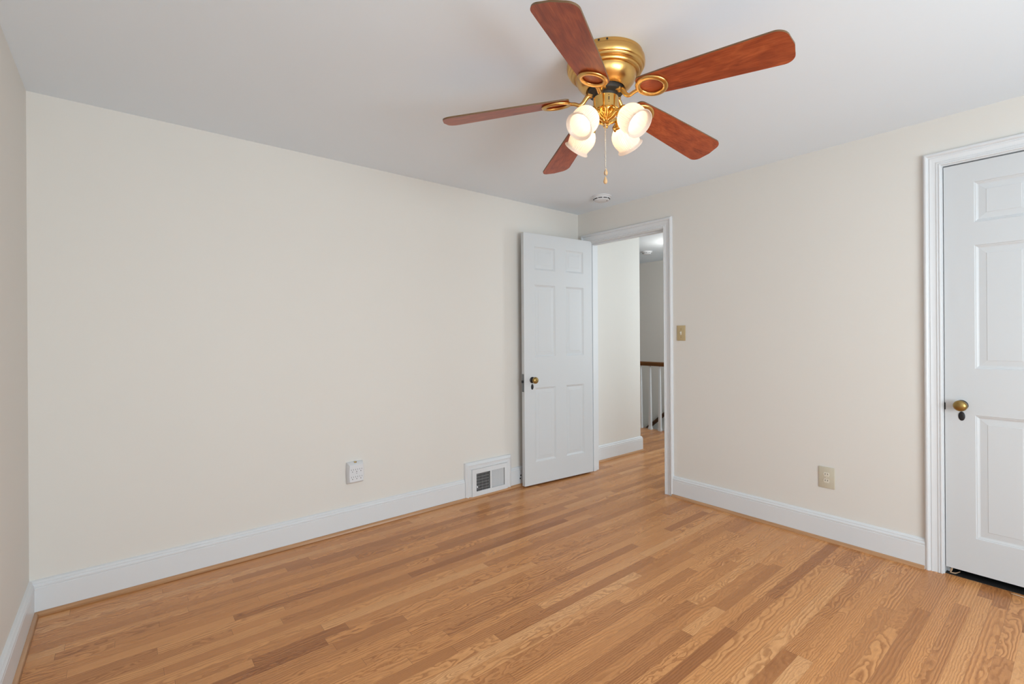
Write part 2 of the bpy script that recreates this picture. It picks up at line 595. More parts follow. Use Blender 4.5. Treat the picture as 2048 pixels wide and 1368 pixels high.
def window(name, axis, p, a0, a1, z0, z1, panes, label):
    t = thing(name, label, 'window', kind='structure')
    f = bmesh.new()

    def bx(q0, q1, b0, b1, c0, c1):
        if axis == 'y':
            box(f, b0, b1, q0, q1, c0, c1)
        else:
            box(f, q0, q1, b0, b1, c0, c1)
    e = 0.045
    bx(p - 0.09, p - 0.03, a0, a0 + e, z0, z1)
    bx(p - 0.09, p - 0.03, a1 - e, a1, z0, z1)
    bx(p - 0.09, p - 0.03, a0 + e, a1 - e, z0, z0 + e)
    bx(p - 0.09, p - 0.03, a0 + e, a1 - e, z1 - e, z1)
    zm = (z0 + z1) / 2
    bx(p - 0.09, p - 0.03, a0 + e, a1 - e, zm - 0.02, zm + 0.02)
    for i in range(1, panes):
        a = a0 + (a1 - a0) * i / panes
        bx(p - 0.09, p - 0.03, a - 0.03, a + 0.03, z0 + e, zm - 0.02)
        bx(p - 0.09, p - 0.03, a - 0.03, a + 0.03, zm + 0.02, z1 - e)
    obj('window_frame', f, M_TRIM, t, smooth=False)
    f = bmesh.new()
    path = [(a0, z0), (a0, z1), (a1, z1), (a1, z0), (a0, z0)]
    put = (lambda a, z, v: (a, p + v, z)) if axis == 'y' else (lambda a, z, v: (p + v, a, z))
    sweep(f, path[:4], [(0, 0), (0, 0.02), (0.07, 0.02), (0.07, 0)], put)
    obj('window_casing', f, M_TRIM, t, smooth=False)
    f = bmesh.new()
    if axis == 'y':
        box(f, a0 - 0.1, a1 + 0.1, p - 0.03, p + 0.06, z0 - 0.03, z0)
    else:
        box(f, p - 0.03, p + 0.06, a0 - 0.1, a1 + 0.1, z0 - 0.03, z0)
    obj('window_sill', f, M_TRIM, t, smooth=False)
    return t


window('window_1', 'y', YB, RW[0], RW[1], RW[2], RW[3], 2, 'wide white framed window behind the viewer')
window('window_2', 'x', XL, LW[0], LW[1], LW[2], LW[3], 1, 'single white framed window on the left wall beside the viewer')

# ------------------------------------------------------------------ oak strip floor
rng = random.Random(11)
bm = bmesh.new()
l_p, l_i, l_l = (bm.loops.layers.uv.new(s) for s in ('plank', 'ids', 'len'))
y = YB - 0.1
row = 0
while y < 3.3:
    y1 = min(y + PW, 3.3)
    xa = XL - 0.02 if y < 0.05 else 0.0 if y < 0.1 else HX - 0.06
    xb = EX
    x = xa - rng.uniform(0.0, 0.9)
    while x < xb:
        L = rng.choice((rng.uniform(0.28, 0.7), rng.uniform(0.45, 1.15), rng.uniform(0.8, 1.6)))
        s, e = max(x, xa), min(x + L, xb)
        if e > s:
            vs = [bm.verts.new(q) for q in ((s, y, 0), (e, y, 0), (e, y1, 0), (s, y1, 0))]
            f = bm.faces.new(vs)
            ids = (rng.random(), min(0.999, max(0.0, rng.gauss(0.52, 0.24))), rng.random())
            for lp, (px, pv) in zip(f.loops, ((s - x, -PW / 2), (e - x, -PW / 2), (e - x, PW / 2), (s - x, PW / 2))):
                lp[l_p].uv = (px, pv)
                lp[l_i].uv = (ids[0], ids[1])
                lp[l_l].uv = (L, ids[2])
        x += L
    y = y1
    row += 1
# the slab the strips lie on
box(bm, XL - 0.05, EX, YB - 0.1, 0.05, -0.05, -0.004)
box(bm, HX - 0.06, EX, 0.05, 3.3, -0.05, -0.004)
me = bpy.data.meshes.new('floor')
bm.to_mesh(me)
bm.free()
me.materials.append(floor_mat())
fl = bpy.data.objects.new('floor', me)
COL.objects.link(fl)
struct(fl, 'honey coloured oak strip floor running into the hallway', 'floor')

# ------------------------------------------------------------------ baseboards and shoe moldings
BASE = [(0.0, 0.0), (0.0, 0.019), (0.126, 0.019), (0.129, 0.0165), (0.132, 0.0185), (0.139, 0.0185), (0.145, 0.0150), (0.147, 0.0125), (0.151, 0.0135), (0.156, 0.0115), (0.160, 0.0070), (0.162, 0.0)]
SHOE = [(0.0, 0.018), (0.0, 0.036)] + [(0.019 * math.sin(R(a)), 0.018 + 0.018 * math.cos(R(a))) for a in (20, 40, 60, 75, 90)]


def base_run(name, runs, label, putter, shoe_mat, tname):
    bm = bmesh.new()
    b2 = bmesh.new()
    for a0, a1, e0, e1, s0, s1 in runs:      # e: mitre factor at each end (0 square, 1 inside corner, -1 outside corner)
        for b, prof, has in ((bm, BASE, True), (b2, SHOE, s0 is not None)):
            if not has:
                continue
            if b is b2:
                A0, A1 = s0, s1
            else:
                A0, A1 = a0, a1
            sg = 1 if A1 > A0 else -1
            r1 = [b.verts.new(putter(A0 + sg * e0 * v, v, z)) for z, v in prof]
            r2 = [b.verts.new(putter(A1 - sg * e1 * v, v, z)) for z, v in prof]
            k = len(prof)
            for j in range(k):
                b.faces.new((r1[j], r1[(j + 1) % k], r2[(j + 1) % k], r2[j]))
            b.faces.new(r1)
            b.faces.new(list(reversed(r2)))
    o = struct(obj(name, bm, M_TRIM, angle=28), label, 'baseboard')
    t = struct(obj(tname, b2, shoe_mat, angle=50), 'oak shoe molding along the foot of the ' + label, 'molding')
    return o, t


VX0, VX1 = -1.330, -0.872
bfar, _ = base_run('baseboard_far', [(XL, VX0, 1, 0, XL, 0.0), (VX1, 0.0, 0, 0, None, None)], 'tall white baseboard on the long wall beside the vent',
                   lambda a, v, z: (a, -v, z), M_SHOE_X, 'trim_1')
base_run('baseboard_left', [(0.0, YB, 1, 1, 0.0, YB)], 'white baseboard on the left wall at the photo corner',
         lambda a, v, z: (XL + v, a, z), M_SHOE_Y, 'trim_2')
base_run('baseboard_right', [(-1.008, -2.555, 0, 0, -1.010, -2.548)], 'white baseboard between the doorway and the closet',
         lambda a, v, z: (-v, a, z), M_SHOE_Y, 'trim_3')
base_run('baseboard_rear', [(XL, 0.0, 1, 1, XL, 0.0)], 'white baseboard on the window wall behind the viewer',
         lambda a, v, z: (a, YB + v, z), M_SHOE_X, 'trim_4')
base_run('baseboard_hall', [(0.145, HX, 0, -1, 0.145, HX)], 'white baseboard on the short hallway wall',
         lambda a, v, z: (a, 0.05 - v, z), M_SHOE_X, 'trim_5')
bm = bmesh.new()
box(bm, HX, HX + 0.019, 0.05, 3.2, 0, 0.128)
box(bm, HX, HX + 0.012, 0.05, 3.2, 0.128, 0.158)
struct(obj('baseboard_hall_return', bm, M_TRIM, smooth=False), 'white baseboard returning round the hallway corner', 'baseboard')
for zz, xx in ((0.088, -0.758), (0.062, -0.764)):
    bm = bmesh.new()
    lathe(bm, [(0.0, 0.0), (0.0065, 0.0), (0.0065, -0.003), (0.0, -0.003)], 14, Matrix.Translation((xx, -0.0215, zz)) @ Matrix.Rotation(R(90), 4, 'X'))
    o = obj('nail_hole', bm, M_IRON, bfar)
    o['label'] = 'small dark hole drilled in the baseboard by the open door'

# ------------------------------------------------------------------ door casings
CAS = [(0.0, 0.0), (0.0, 0.011), (0.003, 0.014), (0.008, 0.014), (0.011, 0.0105), (0.014, 0.0125), (0.019, 0.0125), (0.022, 0.0105), (0.032, 0.0115), (0.046, 0.0165),
       (0.049, 0.0145), (0.053, 0.0155), (0.056, 0.021), (0.061, 0.024), (0.067, 0.024), (0.072, 0.021), (0.075, 0.016), (0.075, 0.0)]


def casing(name, a_l, a_r, zt, put, label, wd=0.075, legs=(0.0, 0.0)):
    bm = bmesh.new()
    prof = [(u * wd / 0.075, v) for u, v in CAS]
    sweep(bm, [(a_l, legs[0]), (a_l, zt), (a_r, zt), (a_r, legs[1])], prof, put)
    return struct(obj(name, bm, M_TRIM, angle=22), label, 'door trim')


# a_l/a_r run so that the profile grows away from the opening: along -Y seen from the room
roomput = lambda a, z, v: (-v, -a, z)
casing('trim_6', -DY0 - 0.006 + 0.0, -DY1 + 0.006, DZ + 0.006, roomput, 'white moulded casing round the open doorway', 0.078)
casing('trim_7', -CY0 - 0.006, -CY1 + 0.006, CZ + 0.006, roomput, 'white moulded casing round the closed closet door', 0.072)
hallput = lambda a, z, v: (WT + v, -a, z)
casing('trim_8', -DY0 - 0.006, -DY1 + 0.006, DZ + 0.006, hallput, 'white casing on the hallway side of the doorway', 0.075)


def jamb(name, y0, y1, zt, label, stop):
    bm = bmesh.new()
    t = 0.012
    box(bm, -0.001, WT + 0.001, y0 - t, y0 - 0.0005, 0, zt)
    box(bm, -0.001, WT + 0.001, y1 + 0.0005, y1 + t, 0, zt)
    box(bm, -0.001, WT + 0.001, y1 + t, y0 - t, zt - t, zt - 0.0005)
    if stop:
        s0, s1, d = stop
        box(bm, s0, s1, y0 - t - d, y0 - t, 0, zt - t)
        box(bm, s0, s1, y1 + t, y1 + t + d, 0, zt - t)
        box(bm, s0, s1, y1 + t + d, y0 - t - d, zt - t - d, zt - t)
    return struct(obj(name, bm, M_TRIM, smooth=False), label, 'door jamb')


jamb('trim_9', DY0 + 0.012, DY1 - 0.012, DZ + 0.012, 'white jamb lining the open doorway', (0.040, 0.078, 0.011))
jamb('trim_10', CY0 + 0.012, CY1 - 0.012, CZ + 0.012, 'white jamb lining the closet opening', (0.048, 0.085, 0.012))

# ------------------------------------------------------------------ six-panel doors


def door_slab(W, Hd, T, cols, rows, both=True):
    """Slab in local coordinates: X along the width 0..W, Y thickness 0..T, Z height 0..Hd; moulded raised panels on both faces."""
    bm = bmesh.new()
    xs = sorted({0.0, W, *[c for p in cols for c in p]})
    zs = sorted({0.0, Hd, *[c for p in rows for c in p]})

    def is_panel(x, z):
        return any(a < x < b for a, b in cols) and any(a < z < b for a, b in rows)
    V = {}

    def vt(x, y, z):
        key = (round(x, 5), round(y, 5), round(z, 5))
        if key not in V:
            V[key] = bm.verts.new((x, y, z))
        return V[key]
    for y, sg in ((0.0, 1), (T, -1)):
        for i in range(len(xs) - 1):
            for j in range(len(zs) - 1):
                a, b, c, d = xs[i], xs[i + 1], zs[j], zs[j + 1]
                if is_panel((a + b) / 2, (c + d) / 2):
                    rings = []
                    # inset, depth: sticking bead, flat, raised field
                    for ins, dep in ((0.0, 0.0), (0.0035, 0.0035), (0.006, 0.0035), (0.012, 0.0075), (0.016, 0.0090), (0.019, 0.0090), (0.044, 0.0066), (0.0455, 0.0054)):
                        rings.append([vt(x, y + sg * dep, z) for x, z in ((a + ins, c + ins), (b - ins, c + ins), (b - ins, d - ins), (a + ins, d - ins))])
                    for p, q in zip(rings, rings[1:]):
                        for k in range(4):
                            bm.faces.new((p[k], p[(k + 1) % 4], q[(k + 1) % 4], q[k]))
                    bm.faces.new(rings[-1])
                else:
                    bm.faces.new((vt(a, y, c), vt(b, y, c), vt(b, y, d), vt(a, y, d)))
    for i in range(len(xs) - 1):
        for z in (0.0, Hd):
            bm.faces.new((vt(xs[i], 0, z), vt(xs[i + 1], 0, z), vt(xs[i + 1], T, z), vt(xs[i], T, z)))
    for j in range(len(zs) - 1):
        for x in (0.0, W):
            bm.faces.new((vt(x, 0, zs[j]), vt(x, 0, zs[j + 1]), vt(x, T, zs[j + 1]), vt(x, T, zs[j])))
    return bm


def knob_set(door, x, z, ys, oval=False):
    """Old brass knob with rose and keyhole cover on the face whose outward normal is local ys (-1: y = 0 side)."""
    sgn, y0 = ys
    Mx = Matrix.Translation((x, y0, z)) @ Matrix.Rotation(R(-90 * sgn), 4, 'X')
    bm = bmesh.new()
    lathe(bm, [(0.0, 0.0), (0.026, 0.0), (0.0265, 0.002), (0.024, 0.0045), (0.016, 0.006), (0.012, 0.009), (0.0, 0.009)], 32, Mx)
    obj('rose', bm, M_IRON, door)['label'] = 'dark iron rose behind the knob'
    bm = bmesh.new()
    e = Matrix.Diagonal((1.0, 1.0, 1.0, 1.0))
    lathe(bm, [(0.0, 0.008), (0.0095, 0.008), (0.0090, 0.022), (0.012, 0.027), (0.0215, 0.032), (0.0270, 0.039), (0.0285, 0.046), (0.0270, 0.053), (0.0215, 0.059), (0.012, 0.0625), (0.0, 0.0635)], 40, Mx @ e)
    obj('knob', bm, M_OLDBRASS, door, angle=60)['label'] = 'round aged brass knob'
    bm = bmesh.new()
    Mk = Matrix.Translation((x, y0, z - 0.058)) @ Matrix.Rotation(R(-90 * sgn), 4, 'X') @ Matrix.Diagonal((0.55, 1.0, 1.0, 1.0))
    lathe(bm, [(0.0, 0.0), (0.024, 0.0), (0.0235, 0.002), (0.019, 0.0035), (0.0, 0.0042)], 32, Mk)
    kp = obj('keyhole_cover', bm, M_IRON, door)
    kp['label'] = 'oval dark iron keyhole cover'
    bm = bmesh.new()
    d = sgn * 0.0046
    y_a, y_b = sorted((y0 + d - 0.0006, y0 + d + 0.0006))
    lathe(bm, [(0.0, 0.0042), (0.0045, 0.0042), (0.0045, 0.0050), (0.0, 0.0050)], 14, Matrix.Translation((x, y0, z - 0.054)) @ Matrix.Rotation(R(-90 * sgn), 4, 'X'))
    box(bm, x - 0.0022, x + 0.0022, y_a, y_b, z - 0.070, z - 0.054)
    obj('keyhole', bm, M_BLACK, kp)


ROWS = [(0.190, 0.823), (1.088, 1.704), (1.832, 2.030)]

# the open door: hinged at the doorway's corner-side jamb, swung back almost against the long wall
DW, DT, DH = 0.780, 0.036, 2.142
door1 = thing('door_1', 'white six-panel door standing open beside the doorway', 'door', (-0.004, -0.137, 0.015), kind='structure')
door1.rotation_euler = (0, 0, R(180 - 5.0))
bm = door_slab(DW, DH, DT, [(0.105, 0.318), (0.440, 0.668)], ROWS)
# in door-local space +X runs from hinge to free edge; the face at y = DT looks at the camera after the turn
obj('door_panel', bm, M_DOOR, door1, smooth=False)
knob_set(door1, 0.698, 0.892, (1, DT))
bm = bmesh.new()
box(bm, DW, DW + 0.002, DT / 2 - 0.012, DT / 2 + 0.012, 0.795, 0.945)
obj('latch_plate', bm, M_STEEL, door1, smooth=False)['label'] = 'dark steel latch plate on the door edge'
bm = bmesh.new()
box(bm, DW + 0.002, DW + 0.013, DT / 2 - 0.008, DT / 2 + 0.008, 0.870, 0.892, bev=0.003)
obj('latch_bolt', bm, M_IRON, door1)['label'] = 'small dark latch bolt'
for hz in (0.22, 1.87):
    bm = bmesh.new()
    lathe(bm, [(0, 0), (0.006, 0), (0.006, 0.09), (0, 0.09)], 14, Matrix.Translation((-0.001, -0.005, hz)))
    box(bm, 0.0, 0.032, -0.0015, 0.0003, hz, hz + 0.09)
    obj('hinge', bm, M_STEEL, door1, angle=40)

# the closed closet door, flush in its casing
door2 = thing('door_2', 'closed white six-panel closet door with brass knob', 'door', (0.006, CY0 - 0.003, 0.040), kind='structure')
door2.rotation_euler = (0, 0, R(-90))
CW = CY0 - CY1 - 0.006
bm = door_slab(CW, 2.130, DT, [(0.117, 0.330), (0.448, 0.664)], [(0.182, 0.820), (1.060, 1.699), (1.817, 2.026)])
obj('door_panel', bm, M_DOOR, door2, smooth=False)
# with this turn local -Y faces ... the room is on the local y = 0 side
knob_set(door2, 0.066, 0.868, (-1, 0.0))
bm = bmesh.new()
box(bm, -0.0035, 0.003, -0.0015, 0.010, 0.855, 0.875)
box(bm, -0.002, 0.003, -0.0015, 0.010, 0.838, 0.856)
obj('latch_bolt', bm, M_IRON, door2, smooth=False)['label'] = 'dark latch bolt bridging the gap to the jamb'

# ------------------------------------------------------------------ wall register (vent) on the long wall
vent = thing('wall_register', 'white metal air vent set in the baseboard beside the open door', 'vent', (-1.10, 0.0, 0.0))
vx = -1.10
vput = lambda a, z, v: (a - vx, -v, z)
bm = bmesh.new()
VP = [(0.0, 0.0), (0.0, 0.026), (0.004, 0.029), (0.010, 0.029), (0.013, 0.025), (0.030, 0.026), (0.034, 0.029), (0.040, 0.029), (0.044, 0.025), (0.050, 0.022), (0.056, 0.018), (0.060, 0.010), (0.060, 0.0)]
sweep(bm, [(VX0 + 0.060, 0.0), (VX0 + 0.060, 0.228), (VX1 - 0.045, 0.228), (VX1 - 0.045, 0.0)], [(u * 0.95, v) for u, v in VP], vput)
obj('surround', bm, M_TRIM, vent, angle=25)['label'] = 'white moulded wooden surround'
FX0, FX1, FZ0, FZ1 = -1.2695, -0.9175, 0.014, 0.2275
GX = [(-1.228, -1.092), (-1.078, -0.944)]
GZ0, GZ1 = 0.050, 0.192
bm = bmesh.new()


def yb(b, x0, x1, z0, z1, y0, y1):
    box(b, x0 - vx, x1 - vx, y0, y1, z0, z1)


yf0, yf1 = -0.032, -0.026
yb(bm, FX0, GX[0][0], FZ0, FZ1, yf0, yf1)
yb(bm, GX[0][1], GX[1][0], FZ0, FZ1, yf0, yf1)
yb(bm, GX[1][1], FX1, FZ0, FZ1, yf0, yf1)
for g in GX:
    yb(bm, g[0], g[1], FZ0, GZ0, yf0, yf1)
    yb(bm, g[0], g[1], GZ1, FZ1, yf0, yf1)
yb(bm, FX0 - 0.006, FX1 + 0.003, 0.002, FZ0, -0.030, -0.0)
obj('face_plate', bm, M_TRIM, vent, smooth=False)['label'] = 'flat white register plate'
bm = bmesh.new()
yb(bm, FX0, FX1, FZ0, FZ1, -0.004, -0.002)
obj('duct_back', bm, M_DUCT, vent, smooth=False)['label'] = 'dark duct behind the fins'
for gi, g in enumerate(GX):
    n = (10, 11)[gi]
    for i in range(n):
        xc = g[0] + (g[1] - g[0]) * (i + 0.5) / n
        bm = bmesh.new()
        ft, fl_ = ((0.0010, 0.0065), (0.0007, 0.0048))[gi]
        box(bm, -ft, ft, -fl_, fl_, GZ0 - 0.002, GZ1 + 0.002)
        a = R(-36) if gi == 0 else R(40)
        bmesh.ops.transform(bm, matrix=Matrix.Translation((xc - vx, -0.0215, 0)) @ Matrix.Rotation(a, 4, 'Z'), verts=bm.verts)
        obj('fin', bm, M_TRIM, vent, smooth=False)
for i in range(6):
    z = GZ0 + (GZ1 - GZ0) * (i + 0.5) / 6
    bm = bmesh.new()
    yb(bm, GX[0][0], GX[0][1], z - 0.0022, z + 0.0022, -0.0095, -0.0085)
    obj('damper_blade', bm, M_GREYSLOT, vent, smooth=False)
bm = bmesh.new()
yb(bm, -1.232, -1.221, 0.083, 0.094, -0.044, -0.028)
obj('damper_lever', bm, M_PLAST, vent, smooth=False)

# ------------------------------------------------------------------ six-outlet adapter plugged into the long wall
tapo = thing('outlet_adapter', 'white six-outlet plug adapter on the long wall left of the vent', 'outlet', (-2.2015, 0.0, 0.384))
bm = bmesh.new()
for lay in range(1):
    prof = [(-0.053, -0.070, 0.0), (-0.054, -0.070, -0.012), (-0.0465, -0.056, -0.042), (-0.044, -0.053, -0.045)]
    rings = []
    for hx, hz, yy in prof:
        hx, hz = abs(hx), abs(hz)
        ring = []
        nseg = 10
        # outline bulging on every side
        for side in range(4):
            for k in range(nseg):
                t = -1 + 2 * k / nseg
                bulge = 1 + 0.07 * (1 - t * t)
                if side == 0:
                    p = (t * hx, -hz * (1 + 0.03 * (1 - t * t)))
                elif side == 1:
                    p = (hx * bulge, t * hz)
                elif side == 2:
                    p = (-t * hx, hz * (1 + 0.03 * (1 - t * t)))
                else:
                    p = (-hx * bulge, -t * hz)
                ring.append(bm.verts.new((p[0], yy, p[1])))
        rings.append(ring)
    for a, b in zip(rings, rings[1:]):
        k = len(a)
        for j in range(k):
            bm.faces.new((a[j], a[(j + 1) % k], b[(j + 1) % k], b[j]))
    bm.faces.new(rings[-1])
    bm.faces.new(list(reversed(rings[0])))
obj('housing', bm, M_PLAST, tapo, angle=40)
for zc in (0.020, -0.028):
    for xc in (-0.028, 0.0, 0.028):
        bm = bmesh.new()
        for dx in (-0.007, 0.007):
            box(bm, xc + dx - 0.0011, xc + dx + 0.0011, -0.0458, -0.0449, zc + 0.001, zc + 0.010, mat=1)
        lathe(bm, [(0, 0), (0.0026, 0), (0.0026, 0.0008), (0, 0.0008)], 12, Matrix.Translation((xc, -0.0449, zc - 0.008)) @ Matrix.Rotation(R(90), 4, 'X'))
        obj('socket', bm, [M_BLACK, M_GREYSLOT], tapo)
bm = bmesh.new()
lathe(bm, [(0, 0), (0.0026, 0), (0.002, 0.001), (0, 0.001)], 12, Matrix.Translation((0, -0.0449, 0.0005)) @ Matrix.Rotation(R(90), 4, 'X'))
obj('screw', bm, M_STEEL, tapo)
bm = bmesh.new()
box(bm, -0.008, 0.008, -0.026, -0.014, 0.062, 0.0735, bev=0.002)
obj('top_tab', bm, M_OLDBRASS, tapo)['label'] = 'small olive brown tab on the top edge'

# ------------------------------------------------------------------ duplex outlet on the right wall
out = thing('wall_outlet', 'ivory two-socket wall outlet low on the right wall', 'outlet', (0.0, -2.0785, 0.389))
bm = bmesh.new()
box(bm, -0.0065, 0.0, -0.044, 0.044, -0.066, 0.066, bev=0.003)
obj('cover_plate', bm, M_IVORY, out)
for zc in (0.0195, -0.0195):
    bm = bmesh.new()
    pts = []
    for k in range(40):
        a = 2 * PI * k / 40
        pts.append((0.0172 * math.cos(a), max(-0.0125, min(0.0125, 0.0172 * math.sin(a)))))
    bot = [bm.verts.new((-0.0060, a, zc + b)) for a, b in pts]
    top = [bm.verts.new((-0.0088, a * 0.95, zc + b * 0.95)) for a, b in pts]
    for k in range(40):
        bm.faces.new((bot[k], bot[(k + 1) % 40], top[(k + 1) % 40], top[k]))
    bm.faces.new(top)
    s = obj('socket', bm, M_IVORYL, out, angle=30)
    for dy in (-0.0065, 0.0065):
        bm = bmesh.new()
        box(bm, -0.0092, -0.0086, dy - 0.0013, dy + 0.0013, zc - 0.002, zc + 0.007)
        obj('slot', bm, M_BLACK, s, smooth=False)
bm = bmesh.new()
lathe(bm, [(0, 0), (0.0035, 0), (0.0028, 0.0012), (0, 0.0014)], 14, Matrix.Translation((-0.0064, 0, 0)) @ Matrix.Rotation(R(-90), 4, 'Y'))
obj('screw', bm, M_IVORYL, out)

# ------------------------------------------------------------------ light switch by the doorway
sw = thing('light_switch', 'tan toggle light switch beside the open doorway', 'switch', (0.0, -1.086, 1.297))
bm = bmesh.new()
box(bm, -0.0060, 0.0, -0.0365, 0.0365, -0.060, 0.060, bev=0.003)
obj('cover_plate', bm, M_TAN, sw)
bm = bmesh.new()
box(bm, -0.0068, -0.0055, -0.0060, 0.0060, -0.0130, 0.0130)
box(bm, -0.0180, -0.0060, -0.0038, 0.0038, -0.0010, 0.0080, bev=0.0015)
obj('toggle', bm, M_IVORYL, sw)['label'] = 'pale toggle lever'
for zc in (0.031, -0.031):
    bm = bmesh.new()
    lathe(bm, [(0, 0), (0.0036, 0), (0.0028, 0.0012), (0, 0.0014)], 14, Matrix.Translation((-0.0059, 0, zc)) @ Matrix.Rotation(R(-90), 4, 'Y'))
    obj('screw', bm, M_OLDBRASS, sw)

# ------------------------------------------------------------------ smoke detectors


def smoke(loc, label, rad):
    t = thing('smoke_detector', label, 'smoke detector', loc, group=None)
    s = rad / 0.078
    bm = bmesh.new()
    lathe(bm, [(0, 0), (0.078 * s, 0), (0.078 * s, -0.006), (0.074 * s, -0.010), (0.070 * s, -0.011), (0.069 * s, -0.020), (0.066 * s, -0.024), (0.060 * s, -0.026)], 56)
    obj('base', bm, M_PLAST, t, angle=30)
    bm = bmesh.new()
    lathe(bm, [(0.060 * s, -0.0255), (0.062 * s, -0.029), (0.058 * s, -0.037), (0.046 * s, -0.042), (0.030 * s, -0.043), (0.028 * s, -0.0445), (0.0, -0.0450)], 56)
    obj('cover', bm, M_PLAST, t, angle=30)
    for k in range(10):
        a0 = 2 * PI * k / 10 + 0.30
        bm = bmesh.new()
        rr = 0.0628 * s
        n = 6
        rows = []
        for i in range(n + 1):
            a = a0 + 0.45 * i / n
            c, d = math.cos(a), math.sin(a)
            rows.append([bm.verts.new((q * c, q * d, z)) for q, z in ((rr, -0.0235), (rr + 0.0045 * s, -0.0235), (rr + 0.0035 * s, -0.0275), (rr, -0.0285))])
        for p, q in zip(rows, rows[1:]):
            for j in range(4):
                bm.faces.new((p[j], p[(j + 1) % 4], q[(j + 1) % 4], q[j]))
        bm.faces.new(rows[0])
        bm.faces.new(list(reversed(rows[-1])))
        obj('vent_slot', bm, M_BLACK, t)
    bm = bmesh.new()
    a = R(-75)
    lathe(bm, [(0, 0), (0.006, 0), (0.005, -0.002), (0, -0.0025)], 16, Matrix.Translation((0.045 * s * math.cos(a), 0.045 * s * math.sin(a), -0.0418)))
    obj('test_button', bm, M_GREYSLOT, t)
    return t


smoke((-0.300, -0.545, H), 'white round smoke detector on the bedroom ceiling above the doorway corner', 0.080)
smoke((2.265, 0.800, H), 'small white smoke detector on the hallway ceiling seen through the doorway', 0.075)

# ------------------------------------------------------------------ stair railing and stairwell handrail
BX = 2.13
rail = thing('stair_railing', 'white baluster railing with brown handrail at the stairwell, seen through the doorway', 'railing', (BX, 0.0, 0.0))
bm = bmesh.new()
HP = [(-0.030, 0.862), (-0.030, 0.880), (-0.034, 0.890), (-0.034, 0.902), (-0.026, 0.914), (0.0, 0.919), (0.026, 0.914), (0.034, 0.902), (0.034, 0.890), (0.030, 0.880), (0.030, 0.862)]
r1 = [bm.verts.new((a, -1.9, z)) for a, z in HP]
r2 = [bm.verts.new((a, 3.2, z)) for a, z in HP]
for j in range(len(HP)):
    bm.faces.new((r1[j], r1[(j + 1) % len(HP)], r2[(j + 1) % len(HP)], r2[j]))
bm.faces.new(r1)
bm.faces.new(list(reversed(r2)))
obj('handrail', bm, M_RAIL, rail, angle=30)['label'] = 'stained brown handrail'


def baluster_mesh():
    bm = bmesh.new()
    box(bm, -0.0235, 0.0235, -0.0235, 0.0235, 0.0, 0.030, bev=0.003)
    box(bm, -0.0200, 0.0200, -0.0200, 0.0200, 0.030, 0.040, bev=0.002)
    a, b = 0.0175, 0.0100
    z0, z1 = 0.038, 0.864
    lo = [bm.verts.new((x, y, z0)) for x, y in ((-a, -a), (a, -a), (a, a), (-a, a))]
    hi = [bm.verts.new((x, y, z1)) for x, y in ((-b, -b), (b, -b), (b, b), (-b, b))]
    for k in range(4):
        bm.faces.new((lo[k], lo[(k + 1) % 4], hi[(k + 1) % 4], hi[k]))
    bm.faces.new(hi)
    return bm


yb0 = 0.667
first = obj('baluster', baluster_mesh(), M_TRIM, rail, smooth=False)
first.location = (0, yb0, 0)
for k in (-4, -3, -2, -1, 1, 2, 3, 4):
    c = first.copy()
    COL.objects.link(c)
    c.parent = rail
    c.location = (0, yb0 + 0.149 * k, 0)
hr = thing('stair_handrail', 'dark brown sloping handrail on the stairwell wall behind the balusters', 'handrail', (HFX, 1.25, -0.105))
bm = bmesh.new()
dy = 1.6
tube(bm, [(-0.065, -0.9, 0.9 * 0.85), (-0.065, dy, -dy * 0.85)], 0.028, 16)
obj('rail', bm, M_DARKWOOD, hr)
for q in (-0.5, 0.9):
    bm = bmesh.new()
    tube(bm, spline([(0.0, q, -q * 0.85 - 0.07), (-0.045, q, -q * 0.85 - 0.065), (-0.065, q, -q * 0.85 - 0.02)], 5), 0.007, 8)
    obj('bracket', bm, M_OLDBRASS, hr)

# ------------------------------------------------------------------ splinters of wood at the closet threshold


def splinter(name, loc, pts, rad, label):
    bm = bmesh.new()
    for p in pts:
        sp = spline(p, 6)
        tube(bm, sp, [rad * (0.45 + 0.55 * math.sin(PI * (i + 0.6) / (len(sp) + 0.2))) for i in range(len(sp))], 7, squash=0.5)
    o = obj(name, bm, M_SOOT, angle=70)
    o.location = loc
    return tag(o, label, 'wood splinter')


splinter('wood_splinter', (0.035, -2.655, 0.0), [[(0.0, 0.010, 0.003), (-0.004, 0.006, 0.020), (0.0, 0.002, 0.034)], [(0.0, 0.004, 0.004), (0.002, -0.012, 0.006), (0.004, -0.028, 0.018)], [(-0.004, 0.012, 0.004), (-0.004, 0.0, 0.004), (-0.001, -0.012, 0.004)]],
         0.005, 'curled pale wood splinter under the corner of the closet door')
splinter('wood_splinter', (-0.014, -2.905, 0.0), [[(-0.006, 0.030, 0.003), (-0.010, 0.0, 0.004), (-0.012, -0.030, 0.003)]],
         0.0048, 'straight pale wood splinter lying in front of the closet door gap')

# ------------------------------------------------------------------ ceiling fan
FXY = Vector((-1.833, -1.851))
fan = thing('ceiling_fan', 'brass ceiling fan with five reddish wood blades and four lit glass shades', 'ceiling fan', (FXY.x, FXY.y, H))


def zr(z):
    return z - H


